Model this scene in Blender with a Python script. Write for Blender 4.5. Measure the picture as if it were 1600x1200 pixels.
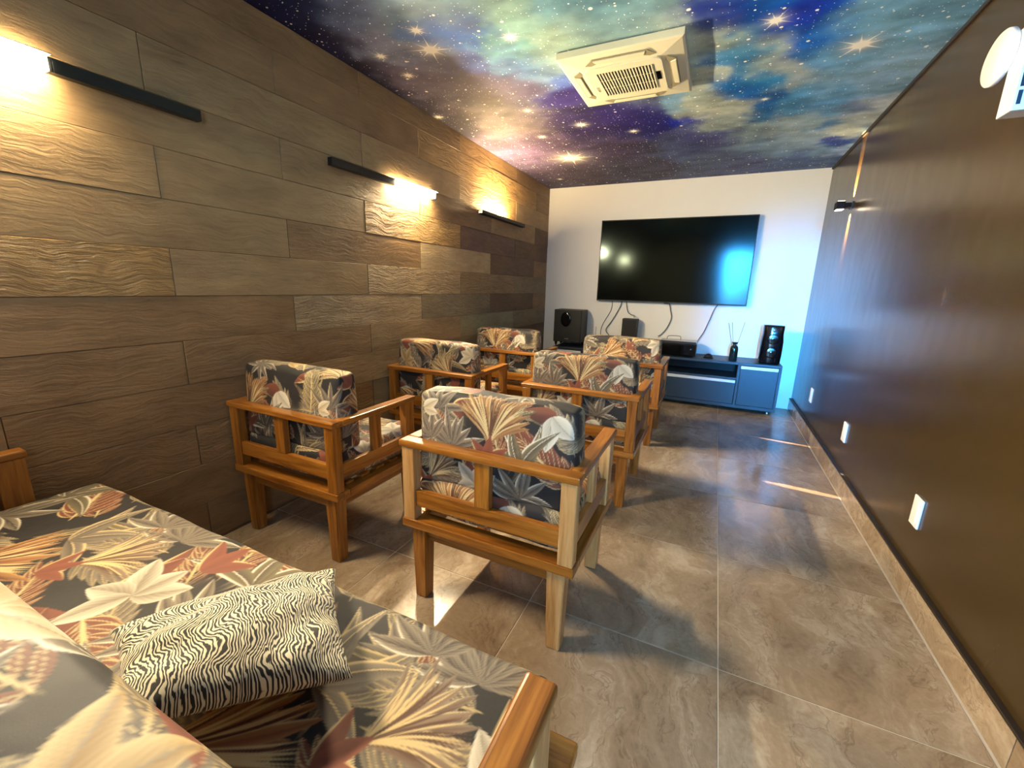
import bpy, bmesh, math, random
import numpy as np
from mathutils import Vector, Matrix

# ------------------------------------------------------------------ clear
for o in list(bpy.data.objects): bpy.data.objects.remove(o)
scene = bpy.context.scene
COL = scene.collection
random.seed(4)
RNG = np.random.default_rng(11)

# ------------------------------------------------------------------ camera
CAM = (0.0, 0.0, 1.45)
cam_d = bpy.data.cameras.new('camera'); cam = bpy.data.objects.new('camera', cam_d); COL.objects.link(cam)
cam_d.sensor_width = 36.0; cam_d.sensor_fit = 'HORIZONTAL'
cam_d.lens = 657.285 * 36.0 / 1600.0
cam_d.clip_start = 0.02; cam_d.clip_end = 100
# rows: world axes written in camera coordinates (x right, y down, z forward)
WX = (0.90216257, 0.12096034, -0.41409093)
WY = (0.43057159, -0.19315361, 0.88164607)
WZ = (0.02666105, -0.97368387, -0.22633804)
rot = Matrix([[w[0], -w[1], -w[2]] for w in (WX, WY, WZ)])
cam.matrix_world = Matrix.Translation(CAM) @ rot.to_4x4()
scene.camera = cam

# ------------------------------------------------------------------ exposure, world, daylight
vs = scene.view_settings
vs.view_transform = 'Standard'; vs.look = 'None'; vs.gamma = 1.0; vs.use_curve_mapping = False
vs.exposure = 1.45
world = bpy.data.worlds.new('world'); scene.world = world; world.use_nodes = True
wb = world.node_tree.nodes['Background']
wb.inputs['Color'].default_value = (0.30, 0.62, 1.0, 1); wb.inputs['Strength'].default_value = 1.2

def area_light(name, loc, rot_euler, sx, sy, energy, color, spread=180):
    d = bpy.data.lights.new(name, 'AREA'); d.shape = 'RECTANGLE'; d.size = sx; d.size_y = sy
    d.energy = energy; d.color = color; d.spread = math.radians(spread)
    o = bpy.data.objects.new(name, d); COL.objects.link(o); o.location = loc; o.rotation_euler = rot_euler
    return o
# daylight entering through the open doorway in the rear wall (behind the photographer)
DOOR = (0.02, 0.92, 2.62)      # x0, x1, height
REAR = -1.15
area_light('doorway_daylight', ((DOOR[0]+DOOR[1])/2, REAR-0.10, 1.42), (math.radians(90), 0, 0), 0.86, 2.3, 30, (0.42, 0.70, 1.0), 180)
area_light('doorway_sky_beam', (.50, REAR-0.12, 1.65), (math.radians(85), 0, math.radians(-2.2)), 0.72, 1.7, 9.5, (0.03, 0.36, 1.0), 15)

# ------------------------------------------------------------------ helpers
def link(o): COL.objects.link(o); return o
def tag(o, label=None, cat=None, group=None, kind=None):
    if label: o['label'] = label
    if cat: o['category'] = cat
    if group: o['group'] = group
    if kind: o['kind'] = kind
    return o
def empty(name, loc=(0, 0, 0), rz=0):
    o = bpy.data.objects.new(name, None); o.location = loc; o.rotation_euler = (0, 0, rz); o.empty_display_size = .1
    return link(o)
def obj(name, mesh, mat=None, parent=None):
    o = bpy.data.objects.new(name, mesh)
    if mat is not None and not mesh.materials: mesh.materials.append(mat)
    if parent is not None: o.parent = parent
    return link(o)
def bm_mesh(bm, name, smooth=False):
    me = bpy.data.meshes.new(name); bmesh.ops.recalc_face_normals(bm, faces=bm.faces); bm.to_mesh(me); bm.free()
    if smooth: me.polygons.foreach_set('use_smooth', [True]*len(me.polygons))
    return me
def bm_box(bm, lo, hi, bev=0.0, seg=2):
    c = [(a+b)/2 for a, b in zip(lo, hi)]; s = [abs(b-a) for a, b in zip(lo, hi)]
    t = bmesh.new()
    bmesh.ops.create_cube(t, size=1.0, matrix=Matrix.Translation(c) @ Matrix.Diagonal((*s, 1)))
    if bev > 0: bmesh.ops.bevel(t, geom=list(t.edges), offset=min(bev, min(s)*.45), segments=seg, affect='EDGES', profile=.5)
    m = bpy.data.meshes.new('tmp'); t.to_mesh(m); t.free(); bm.from_mesh(m); bpy.data.meshes.remove(m)
def box(name, lo, hi, mat, parent=None, bev=0.0, seg=2):
    bm = bmesh.new(); bm_box(bm, lo, hi, bev, seg)
    return obj(name, bm_mesh(bm, name), mat, parent)
def boxes(name, lst, mat, parent=None, bev=0.0, seg=2):
    bm = bmesh.new()
    for lo, hi in lst: bm_box(bm, lo, hi, bev, seg)
    return obj(name, bm_mesh(bm, name), mat, parent)
def lathe_mesh(name, prof, n=24, axis='z'):
    bm = bmesh.new(); rings = []
    for r, z in prof:
        rings.append([bm.verts.new((r*math.cos(2*math.pi*i/n), r*math.sin(2*math.pi*i/n), z)) for i in range(n)])
    for a, b in zip(rings, rings[1:]):
        for i in range(n): bm.faces.new((a[i], a[(i+1) % n], b[(i+1) % n], b[i]))
    if prof[0][0] > 1e-4: bm.faces.new(rings[0][::-1])
    if prof[-1][0] > 1e-4: bm.faces.new(rings[-1])
    me = bm_mesh(bm, name, True)
    return me
def tube_mesh(name, pts, r, n=8):
    pts = [Vector(p) for p in pts]; bm = bmesh.new(); rings = []
    for i, p in enumerate(pts):
        d = (pts[min(i+1, len(pts)-1)] - pts[max(i-1, 0)]).normalized()
        a = d.orthogonal().normalized()
        if rings:
            a = (prev - d*prev.dot(d)).normalized()
        prev = a; b = d.cross(a)
        rr = r[i] if isinstance(r, (list, tuple)) else r
        rings.append([bm.verts.new(p + rr*(a*math.cos(2*math.pi*k/n) + b*math.sin(2*math.pi*k/n))) for k in range(n)])
    for a, b in zip(rings, rings[1:]):
        for i in range(n): bm.faces.new((a[i], a[(i+1) % n], b[(i+1) % n], b[i]))
    bm.faces.new(rings[0][::-1]); bm.faces.new(rings[-1])
    return bm_mesh(bm, name, True)
def spline(pts, n=8):
    P = [Vector(p) for p in pts]; out = []
    for i in range(len(P)-1):
        p0, p1, p2, p3 = P[max(i-1, 0)], P[i], P[i+1], P[min(i+2, len(P)-1)]
        for k in range(n):
            t = k/n
            out.append(.5*((2*p1)+(p2-p0)*t+(2*p0-5*p1+4*p2-p3)*t*t+(3*p1-p0-3*p2+p3)*t**3))
    return out+[P[-1]]
def poly_prism(name, outline, axis, a, b, mat, parent=None, bev=0.0):
    """outline: 2-D points in the plane perpendicular to axis ('x': (y,z), 'y': (x,z), 'z': (x,y))."""
    bm = bmesh.new()
    def P(u, v, w): return {'x': (w, u, v), 'y': (u, w, v), 'z': (u, v, w)}[axis]
    A = [bm.verts.new(P(u, v, a)) for u, v in outline]; B = [bm.verts.new(P(u, v, b)) for u, v in outline]
    bm.faces.new(A); bm.faces.new(B[::-1]); n = len(A)
    for i in range(n): bm.faces.new((A[i], B[i], B[(i+1) % n], A[(i+1) % n]))
    if bev:
        bmesh.ops.recalc_face_normals(bm, faces=bm.faces)
        bmesh.ops.bevel(bm, geom=list(bm.edges), offset=bev, segments=2, affect='EDGES')
    return obj(name, bm_mesh(bm, name), mat, parent)
def grid_mesh(name, faces_list, smooth=True):
    """faces_list: list of (V array [n,m,3], colour array [n,m,3] or None, uv array or None) merged into one mesh."""
    vs_, fs, cs, us, off = [], [], [], [], 0
    for V, C, U in faces_list:
        n, m = V.shape[:2]
        vs_.append(V.reshape(-1, 3))
        idx = np.arange(n*m).reshape(n, m)+off
        fs.append(np.stack([idx[:-1, :-1], idx[1:, :-1], idx[1:, 1:], idx[:-1, 1:]], -1).reshape(-1, 4))
        if C is not None: cs.append(C.reshape(-1, 3))
        if U is not None: us.append(U.reshape(-1, 2))
        off += n*m
    V = np.concatenate(vs_).astype(np.float32); F = np.concatenate(fs).astype(np.int32)
    me = bpy.data.meshes.new(name)
    me.vertices.add(len(V)); me.vertices.foreach_set('co', V.ravel())
    me.loops.add(F.size); me.loops.foreach_set('vertex_index', F.ravel())
    me.polygons.add(len(F)); me.polygons.foreach_set('loop_start', np.arange(0, F.size, 4, dtype=np.int32))
    if cs:
        C = np.concatenate(cs); A = np.ones((len(C), 4), np.float32); A[:, :3] = C
        at = me.attributes.new('print', 'FLOAT_COLOR', 'POINT'); at.data.foreach_set('color', A.ravel())
    if us:
        U = np.concatenate(us); A = np.zeros((len(U), 3), np.float32); A[:, :2] = U
        at = me.attributes.new('cloth', 'FLOAT_VECTOR', 'POINT'); at.data.foreach_set('vector', A.ravel())
    me.update(calc_edges=True)
    if smooth: me.polygons.foreach_set('use_smooth', np.ones(len(F), bool))
    return me
def lin(c):
    c = np.asarray(c, float)/255.0
    return np.where(c <= .04045, c/12.92, ((c+.055)/1.055)**2.4)
def L4(r, g, b): return (*lin((r, g, b)), 1.0)

# ------------------------------------------------------------------ materials
class NT:
    def __init__(s, name):
        s.m = bpy.data.materials.new(name); s.m.use_nodes = True; s.t = s.m.node_tree
        s.b = s.t.nodes['Principled BSDF']
    def n(s, typ, **kw):
        nd = s.t.nodes.new(typ)
        for k, v in kw.items():
            if k.startswith('i_'): 
                key = k[2:]; key = int(key) if key.isdigit() else key.replace('_', ' ')
                if isinstance(v, bpy.types.NodeSocket): s.t.links.new(v, nd.inputs[key])
                else: nd.inputs[key].default_value = v
            else: setattr(nd, k, v)
        return nd
    def l(s, a, b): s.t.links.new(a, b)
    def math(s, op, a, b=0.0, clamp=False):
        nd = s.t.nodes.new('ShaderNodeMath'); nd.operation = op; nd.use_clamp = clamp
        for i, v in enumerate((a, b)):
            if isinstance(v, bpy.types.NodeSocket): s.t.links.new(v, nd.inputs[i])
            else: nd.inputs[i].default_value = v
        return nd.outputs[0]
    def vmath(s, op, a, b=None):
        nd = s.t.nodes.new('ShaderNodeVectorMath'); nd.operation = op
        for i, v in enumerate((a, b)):
            if v is None: continue
            if isinstance(v, bpy.types.NodeSocket): s.t.links.new(v, nd.inputs[i])
            else: nd.inputs[i].default_value = v
        return nd.outputs['Value'] if op in ('LENGTH', 'DOT_PRODUCT') else nd.outputs[0]
    def mix(s, f, a, b, typ='MIX'):
        nd = s.t.nodes.new('ShaderNodeMix'); nd.data_type = 'RGBA'; nd.blend_type = typ
        for i, v in ((0, f), (6, a), (7, b)):
            if isinstance(v, bpy.types.NodeSocket): s.t.links.new(v, nd.inputs[i])
            else: nd.inputs[i].default_value = v
        return nd.outputs[2]
    def ramp(s, f, stops):
        nd = s.t.nodes.new('ShaderNodeValToRGB'); s.t.links.new(f, nd.inputs[0]); e = nd.color_ramp.elements
        while len(e) < len(stops): e.new(.5)
        for el, (p, c) in zip(e, stops): el.position = p; el.color = c if len(c) == 4 else (*c, 1)
        return nd.outputs[0]
    def noise(s, vec, scale, detail=4, rough=.55, dist=0.0):
        nd = s.n('ShaderNodeTexNoise'); nd.inputs['Scale'].default_value = scale; nd.inputs['Detail'].default_value = detail
        nd.inputs['Roughness'].default_value = rough; nd.inputs['Distortion'].default_value = dist
        if vec is not None: s.l(vec, nd.inputs['Vector'])
        return nd.outputs['Fac']
    def mapping(s, vec, scale=(1, 1, 1), rot=(0, 0, 0), loc=(0, 0, 0)):
        nd = s.n('ShaderNodeMapping'); s.l(vec, nd.inputs['Vector'])
        nd.inputs['Scale'].default_value = scale; nd.inputs['Rotation'].default_value = rot
        if isinstance(loc, bpy.types.NodeSocket): s.l(loc, nd.inputs['Location'])
        else: nd.inputs['Location'].default_value = loc
        return nd.outputs[0]
    def bump(s, h, strength=.3, dist=.01):
        nd = s.n('ShaderNodeBump'); s.l(h, nd.inputs['Height']); nd.inputs['Distance'].default_value = dist
        if isinstance(strength, bpy.types.NodeSocket): s.l(strength, nd.inputs['Strength'])
        else: nd.inputs['Strength'].default_value = strength
        s.l(nd.outputs[0], s.b.inputs['Normal'])
    def set(s, **kw):
        for k, v in kw.items():
            k = k.replace('_', ' ')
            if isinstance(v, bpy.types.NodeSocket): s.l(v, s.b.inputs[k])
            else: s.b.inputs[k].default_value = v
        return s
def plain(name, col, rough=.5, metal=0.0, spec=.5, nscale=40, nvar=.06):
    t = NT(name); co = t.n('ShaderNodeTexCoord').outputs['Object']
    f = t.noise(co, nscale, 3)
    c2 = tuple(max(0, v*(1-nvar*2)) for v in col[:3])+(1,)
    t.set(Base_Color=t.mix(f, col, c2), Roughness=rough, Metallic=metal); t.b.inputs['Specular IOR Level'].default_value = spec
    return t.m
def emission(name, col, strength):
    t = NT(name); co = t.n('ShaderNodeTexCoord').outputs['Object']
    f = t.noise(co, 3, 1)
    t.set(Base_Color=(0.8, .7, .5, 1), Emission_Color=t.mix(t.math('MULTIPLY', f, .15), col, (1, 1, 1, 1)), Emission_Strength=strength)
    return t.m

def wood_mat(name, dark, mid, light, rough=.32, scale=1.0):
    t = NT(name); tc = t.n('ShaderNodeTexCoord').outputs['Object']
    info = t.n('ShaderNodeObjectInfo')
    geo = t.n('ShaderNodeNewGeometry')
    # grain runs along the long side of each piece, stored per object as pass index: 0=x 1=y 2=z
    off = t.vmath('SCALE', info.outputs['Location']); off.node.inputs['Scale'].default_value = 3.1
    rnd = t.math('MULTIPLY', info.outputs['Random'], 37.0)
    comb = t.n('ShaderNodeCombineXYZ', i_0=rnd, i_1=rnd, i_2=rnd).outputs[0]
    p = t.vmath('ADD', tc, comb)
    idx = info.outputs['Object Index']
    isx = t.math('COMPARE', idx, 0.0); isy = t.math('COMPARE', idx, 1.0); isz = t.math('COMPARE', idx, 2.0)
    def s(f): return t.math('SUBTRACT', 1.0, t.math('MULTIPLY', f, .93))
    sc = t.n('ShaderNodeCombineXYZ', i_0=s(isx), i_1=s(isy), i_2=s(isz)).outputs[0]
    q = t.vmath('MULTIPLY', p, sc)
    n1 = t.noise(q, 26*scale, 5, .6, .6); n2 = t.noise(q, 110*scale, 3, .6); n3 = t.noise(p, 5, 2)
    f = t.math('ADD', t.math('MULTIPLY', n1, .75), t.math('MULTIPLY', n2, .25))
    c = t.ramp(f, [(.34, dark), (.48, mid), (.64, light)])
    c = t.mix(t.math('MULTIPLY', n3, .35), c, mid)
    t.set(Base_Color=c, Roughness=t.math('ADD', t.math('MULTIPLY', n1, .18), rough-.09))
    t.b.inputs['Coat Weight'].default_value = .25; t.b.inputs['Coat Roughness'].default_value = .2
    t.bump(n2, .12, .004)
    return t.m
M = {}
M['wood'] = wood_mat('honey_varnished_wood', L4(80, 42, 10), L4(142, 86, 26), L4(178, 120, 48))
M['wood_pale'] = wood_mat('pale_sapwood', L4(140, 92, 44), L4(186, 138, 82), L4(206, 170, 118), .4)
M['wood_dark'] = wood_mat('brown_shelf_wood', L4(38, 20, 12), L4(62, 34, 20), L4(86, 50, 30), .45)

def plank_mat():
    t = NT('weathered_plank_porcelain'); tc = t.n('ShaderNodeTexCoord').outputs['Object']
    info = t.n('ShaderNodeObjectInfo')
    rnd = t.math('MULTIPLY', info.outputs['Random'], 61.0)
    comb = t.n('ShaderNodeCombineXYZ', i_0=rnd, i_1=rnd, i_2=t.math('MULTIPLY', info.outputs['Random'], 17.0)).outputs[0]
    p = t.vmath('ADD', tc, comb)
    warp = t.n('ShaderNodeTexNoise', i_Scale=3.0, i_Detail=3.0); t.l(p, warp.inputs['Vector'])
    wv = t.vmath('SCALE', t.vmath('SUBTRACT', warp.outputs['Color'], (.5, .5, .5))); wv.node.inputs['Scale'].default_value = .16
    pw = t.vmath('ADD', p, wv)
    q = t.vmath('MULTIPLY', pw, (.3, .13, 1.0))
    g1 = t.noise(q, 24, 6, .62, .5)           # broad grain
    g2 = t.noise(t.vmath('MULTIPLY', pw, (.3, .09, 1.0)), 85, 4, .6, .3)   # fine grain
    blot = t.noise(t.vmath('MULTIPLY', p, (1, .5, 1)), 5, 3, .6)
    base = info.outputs['Color']
    f = t.math('ADD', t.math('MULTIPLY', g1, .6), t.math('MULTIPLY', g2, .4))
    shade = t.ramp(f, [(.28, (.5, .44, .38)), (.5, (.94, .92, .90)), (.72, (1.28, 1.24, 1.16))])
    c = t.mix(t.math('ADD', t.math('MULTIPLY', info.outputs['Alpha'], .5), .5, True), base, t.mix(1.0, base, shade, 'MULTIPLY'))
    bl = t.ramp(blot, [(.3, (.72, .68, .66)), (.55, (1.0, 1.0, 1.0)), (.75, (1.2, 1.17, 1.12))])
    c = t.mix(.8, c, t.mix(1.0, c, bl, 'MULTIPLY'))
    # chisel / scratch marks
    sc = t.n('ShaderNodeTexVoronoi', feature='DISTANCE_TO_EDGE', i_Scale=1.0); t.l(t.mapping(pw, (1, 5, 32)), sc.inputs['Vector'])
    crack = t.math('LESS_THAN', sc.outputs['Distance'], .035)
    rough_a = info.outputs['Alpha']
    crk = t.math('MULTIPLY', crack, t.math('MULTIPLY', rough_a, .22))
    c = t.mix(crk, c, (.035, .022, .014, 1))
    t.set(Base_Color=c, Roughness=.55)
    hgt = t.math('SUBTRACT', t.math('ADD', t.math('MULTIPLY', g1, 1.0), t.math('MULTIPLY', g2, .5)), t.math('MULTIPLY', crack, .35))
    t.bump(hgt, t.math('ADD', t.math('MULTIPLY', rough_a, .85), .12), .03)
    return t.m
M['plank'] = plank_mat()
M['plank_gap'] = plain('dark_wall_backing', L4(92, 70, 46), .9)

def tile_mat(name='brown_marble_porcelain'):
    t = NT(name); tc = t.n('ShaderNodeTexCoord').outputs['Object']
    info = t.n('ShaderNodeObjectInfo')
    r1 = t.math('MULTIPLY', info.outputs['Random'], 43.0); 
    comb = t.n('ShaderNodeCombineXYZ', i_0=r1, i_1=t.math('MULTIPLY', r1, .7), i_2=t.math('MULTIPLY', r1, .31)).outputs[0]
    p = t.vmath('ADD', tc, comb)
    w = t.n('ShaderNodeTexNoise', i_Scale=1.6, i_Detail=4.0); t.l(p, w.inputs['Vector'])
    wv = t.vmath('SCALE', t.vmath('SUBTRACT', w.outputs['Color'], (.5, .5, .5))); wv.node.inputs['Scale'].default_value = .75
    pw = t.vmath('ADD', p, wv)
    q = t.mapping(pw, (1.0, .22, 1), (0, 0, math.radians(-38)))
    n1 = t.noise(q, 3.6, 6, .62, .4); n2 = t.noise(q, 17, 5, .65, .6); n3 = t.noise(p, 60, 4, .6)
    n4 = t.noise(p, 1.3, 2)
    f = t.math('ADD', t.math('ADD', t.math('MULTIPLY', n1, .62), t.math('MULTIPLY', n2, .26)), t.math('MULTIPLY', n3, .12))
    c = t.ramp(f, [(.34, L4(104, 85, 66)), (.43, L4(137, 116, 94)), (.52, L4(158, 138, 115)), (.60, L4(184, 167, 146)), (.74, L4(210, 198, 178))])
    c = t.mix(t.math('MULTIPLY', n4, .5), c, L4(140, 120, 98))
    v = t.n('ShaderNodeTexNoise', i_Scale=4.5, i_Detail=5.0, i_Roughness=.6); t.l(q, v.inputs['Vector'])
    vein = t.math('LESS_THAN', t.math('ABSOLUTE', t.math('SUBTRACT', v.outputs['Fac'], .47)), .006)
    c = t.mix(t.math('MULTIPLY', vein, .28), c, L4(88, 68, 52))
    t.set(Base_Color=c, Roughness=t.math('ADD', t.math('MULTIPLY', n2, .10), .13))
    t.b.inputs['Specular IOR Level'].default_value = .55
    return t.m
M['tile'] = tile_mat()
M['grout'] = plain('pale_grout', L4(206, 192, 172), .8)
M['white_wall'] = plain('white_painted_wall', L4(238, 236, 228), .75, nscale=6, nvar=.02)
M['cream_wall'] = plain('cream_rear_wall', L4(205, 195, 178), .8, nscale=6, nvar=.03)
def brown_wall():
    t = NT('brown_satin_lacquer'); tc = t.n('ShaderNodeTexCoord').outputs['Object']
    n = t.noise(tc, 1.4, 3); n2 = t.noise(t.vmath('MULTIPLY', tc, (1, 1, .35)), 9, 3)
    t.set(Base_Color=t.mix(n, L4(68, 52, 24), L4(54, 40, 18)), Roughness=t.math('ADD', t.math('MULTIPLY', n2, .10), .20))
    t.b.inputs['Specular IOR Level'].default_value = .6
    t.bump(n, .06, .05)
    return t.m
M['brown'] = brown_wall()
M['black_metal'] = plain('black_powder_coated_metal', L4(22, 24, 24), .45)
M['sconce'] = plain('dark_bronze_sconce_metal', L4(20, 15, 11), .7, spec=.2)
M['black_gloss'] = plain('black_gloss_plastic', L4(8, 8, 9), .09)
M['black_matte'] = plain('black_matte_plastic', L4(11, 11, 12), .5)
M['grey_side'] = plain('grey_black_vinyl', L4(30, 30, 32), .55)
M['screen'] = plain('black_tv_glass', L4(3, 3, 4), .12, spec=.2)
_st = M['screen'].node_tree.nodes['Principled BSDF']; _st.inputs['Specular Tint'].default_value = (.75, 1.0, .93, 1)
M['silver'] = plain('silver_metal', L4(190, 190, 192), .28, 1.0)
M['alu'] = plain('white_aluminium_profile', L4(206, 206, 204), .35, .1)
M['cab'] = plain('dark_blue_grey_laminate', L4(14, 32, 48), .45, nscale=14)
M['cab_in'] = plain('black_laminate_inside', L4(14, 14, 16), .7)
M['white_plastic'] = plain('white_plastic', L4(232, 230, 222), .38, nvar=.015)
M['ac'] = plain('ivory_air_conditioner_plastic', L4(222, 212, 176), .42, nvar=.015)
M['ac_slot'] = plain('dark_air_intake', L4(38, 32, 20), .8)
M['ac_gap'] = plain('shaded_ivory_plastic', L4(150, 138, 104), .6)  # darker copy of the ivory, shade of the louver gaps in its colour
M['ac_text'] = plain('grey_badge_print', L4(120, 112, 90), .5)
M['cable'] = plain('grey_cable', L4(96, 92, 88), .6)
M['bottle'] = plain('dark_green_glass_bottle', L4(18, 34, 34), .12)
M['reed'] = plain('brown_reed_stick', L4(120, 98, 84), .8)
M['trim_dark'] = plain('dark_brown_edge_trim', L4(40, 30, 22), .5)
WARM = (1.0, .66, .30, 1)
M['led'] = emission('warm_led_diffuser', (1.0, .76, .40, 1), 70)
M['led_front'] = emission('bright_warm_led_diffuser', (1.0, .81, .50, 1), 1000)
M['led_near'] = emission('soft_warm_led_diffuser', (1.0, .80, .48, 1), 640)
M['led_up'] = emission('amber_led_diffuser', (1.0, .68, .28, 1), 420)
M['led_small'] = emission('warm_lamp_lens', (1.0, .78, .5, 1), 5)

# ------------------------------------------------------------------ printed fabric (procedural leaves, rasterised to a vertex attribute)
TS, NP = 0.90, 640
def make_print():
    ys, xs = np.meshgrid((np.arange(NP)+.5)*TS/NP, (np.arange(NP)+.5)*TS/NP, indexing='ij')
    img = np.empty((NP, NP, 3)); img[:] = lin((28, 26, 29))
    px = TS/NP
    r = np.random.default_rng(5)
    CREAM, WHITE, GREY, OLIVE, TAN, RUST, BRN, DK = [lin(c) for c in ((206, 182, 132), (218, 210, 190), (142, 130, 112), (134, 122, 86), (184, 138, 84), (128, 70, 52), (118, 80, 58), (74, 64, 58))]
    def leaf(cx, cy, ang, L, W, bend=0.0, a=GREY, b=CREAM, edge=None, vein=None, p=.75, streak=0.0, k=9):
        nonlocal img
        R = L*.56+abs(bend)*L*.75+W; n = int(R/px)+2
        ix = int((cx+.5*L*math.cos(ang))/px); iy = int((cy+.5*L*math.sin(ang))/px)
        I = np.arange(iy-n, iy+n+1); J = np.arange(ix-n, ix+n+1)
        yy, xx = np.meshgrid((I+.5)*px-cy, (J+.5)*px-cx, indexing='ij')
        c, s_ = math.cos(ang), math.sin(ang)
        s = (xx*c+yy*s_)/L; t = (-xx*s_+yy*c)/L - bend*s*s
        sc = np.clip(s, 1e-4, 1-1e-4)
        w = (W/L)*np.sin(np.pi*sc**p)**.85
        al = np.clip((w-np.abs(t))*L/px+.5, 0, 1)*((s > 0) & (s < 1))
        e = np.clip(np.abs(t)/np.maximum(w, 1e-5), 0, 1)
        f = np.clip(.15+.55*e**1.5+.25*(t > 0)+.25*(s-.5), 0, 1)
        if streak: f = np.clip(f+streak*np.sin(k*2*np.pi*(s*1.0-e*.55)), 0, 1)
        col = a+(b-a)*f[..., None]
        if vein is not None:
            v = (np.abs(t)*L < px*1.1)*(s < .92)*.8
            col = col*(1-v[..., None])+vein*v[..., None]
        if edge is not None:
            ee = np.clip((e-.68)*6, 0, 1)*(t > -.2*w)
            col = col*(1-ee[..., None])+edge*ee[..., None]
        sel = np.ix_(I % NP, J % NP)
        img[sel] = img[sel]*(1-al[..., None])+col*al[..., None]
    def fan(cx, cy, ang, R, n=13, span=1.9, a=BRN, b=TAN, hi=CREAM):
        for pas in (0, 1):
            for i in range(n):
                if (i % 2) != pas: continue
                u = i/(n-1)*2-1
                L = R*(1-.22*u*u)*(1+.08*r.standard_normal())
                leaf(cx, cy, ang+u*span*.27, L, R*.066, .52*u, a=a*.7 if pas == 0 else a, b=b*.85 if pas == 0 else b, edge=hi if pas else b, p=1.3)
        for i in range(int(2.6*n)):
            u = r.uniform(-1, 1)
            leaf(cx, cy, ang+u*span*.27, R*.96*(1-.2*u*u), R*.0125, .52*u, a=hi if i % 2 else a*.45, b=hi if i % 2 else a*.6, p=1.0)
        for d in (-.9, .9, 0):
            leaf(cx-.35*R*math.cos(ang), cy-.35*R*math.sin(ang), ang+d*.55, R*.5, R*.1, d*.3, a=RUST*.8, b=RUST*1.15, edge=CREAM if d else None)
    def frond(cx, cy, ang, L, n=9, ll=.5, a=DK, b=GREY, hi=CREAM, curve=.3, w=.09):
        for i in range(n):
            for sd in (-1, 1):
                s = .08+.86*i/(n-1)
                aa = ang+curve*s
                bx = cx+L*s*math.cos(ang+curve*s*.5); by = cy+L*s*math.sin(ang+curve*s*.5)
                l_ = L*ll*(1-.55*abs(s-.35))*(1+.1*r.standard_normal())
                leaf(bx, by, aa+sd*(.95-.55*s), l_, L*w*.62, -sd*.25, a=a, b=b, edge=hi, vein=hi*.8, p=.9, streak=.12)
        leaf(cx, cy, ang, L, L*.018, curve*.5, a=hi, b=hi)
    def rosette(cx, cy, R, n=11, a0=0, a=DK, b=GREY*1.2, hi=WHITE, span=2*math.pi):
        for i in range(n):
            t = a0+span*(i/(n-1)-.5) if span < 6 else a0+span*i/n
            leaf(cx, cy, t, R*r.uniform(.8, 1.12), R*.118, r.uniform(-.3, .3), a=a*.8, b=b, edge=hi, vein=DK*.8, p=.85, streak=.15, k=5)
    def broad(cx, cy, ang, n=4, L=.1, a=CREAM*.62, b=WHITE, sp=.9):
        for i in range(n):
            t = ang+(i-(n-1)/2)*sp
            leaf(cx, cy, t, L*r.uniform(.85, 1.15), L*.27, r.uniform(-.2, .2), a=a, b=b, vein=GREY, p=.8, streak=.07, k=6)
    def strap(cx, cy, ang, L, n=4, a=DK, b=OLIVE, hi=CREAM):
        for i in range(n):
            leaf(cx, cy, ang+(i-(n-1)/2)*.5, L*r.uniform(.8, 1.1), L*.13, .45*(1 if i % 2 else -1), a=a, b=b, edge=hi, vein=hi, p=.8, streak=.1)
    pi = math.pi
    # dense under-layer of straps, fronds and rosettes
    for i in range(42):
        cx, cy, an = r.uniform(0, TS), r.uniform(0, TS), r.uniform(0, 2*pi); k = i % 5
        if k == 0: strap(cx, cy, an, .15, 4, DK, OLIVE*.8, CREAM*.8)
        elif k == 1: frond(cx, cy, an, .20, 8, .5, DK, GREY*.9, CREAM*.75)
        elif k == 2: leaf(cx, cy, an, .17, .035, .4, RUST*.6, RUST, CREAM, None); leaf(cx, cy, an+.6, .14, .03, -.4, RUST*.5, RUST*.9, CREAM, None)
        elif k == 3: frond(cx, cy, an, .18, 7, .5, RUST*.5, RUST, CREAM*.9)
        else: rosette(cx, cy, .11, 9, an, DK, GREY, CREAM*.9, 3.2)
    for (x_, y_, w_, h_) in ((.27, .30, .05, .09), (.55, .30, .05, .07), (.42, .10, .06, .05), (.13, .72, .07, .05), (.60, .86, .06, .05), (.80, .66, .05, .07), (.75, .36, .04, .08)):
        e = np.exp(-((xs-x_)/w_)**4-((ys-y_)/h_)**4)[..., None]; img = img*(1-e)+lin((32, 29, 32))*e
    frond(.80, .52, 2.2, .28, 10, .5, DK, GREY)
    frond(.28, .86, -.4, .27, 9, .45, RUST*.6, RUST, CREAM)
    strap(.12, .62, 1.2, .19, 5)
    strap(.52, .72, 2.6, .18, 5, DK, GREY, WHITE)
    fan(.68, .77, .3, .25, 17, 1.7, RUST*.8, TAN)
    fan(.20, .50, 2.4, .23, 15, 1.5, BRN, CREAM*.8)
    rosette(.47, .54, .13, 12, .4)
    broad(.64, .60, .6, 4, .11, TAN*.5, CREAM)
    broad(.36, .68, 1.9, 5, .11)
    frond(.86, .30, 1.4, .22, 8, .55, DK, OLIVE)
    strap(.82, .06, 1.0, .18, 5, DK, GREY, CREAM)
    rosette(.10, .34, .14, 9, pi/2, DK, GREY*1.1, CREAM, 3.4)
    rosette(.17, .19, .16, 10, pi/2+.3, DK, GREY*1.2, WHITE, 3.0)
    rosette(.06, .20, .14, 8, pi/2+.5, DK, GREY*1.2, WHITE, 2.6)
    broad(.02, .33, .2, 2, .085)
    frond(.70, .10, 2.35, .27, 10, .5, RUST*.55, RUST*1.1, CREAM, .15)
    broad(.62, .38, -1.2, 2, .14, WHITE*.55, WHITE)
    strap(.50, .16, 1.5, .20, 6, DK, OLIVE*.9, WHITE)
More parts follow.
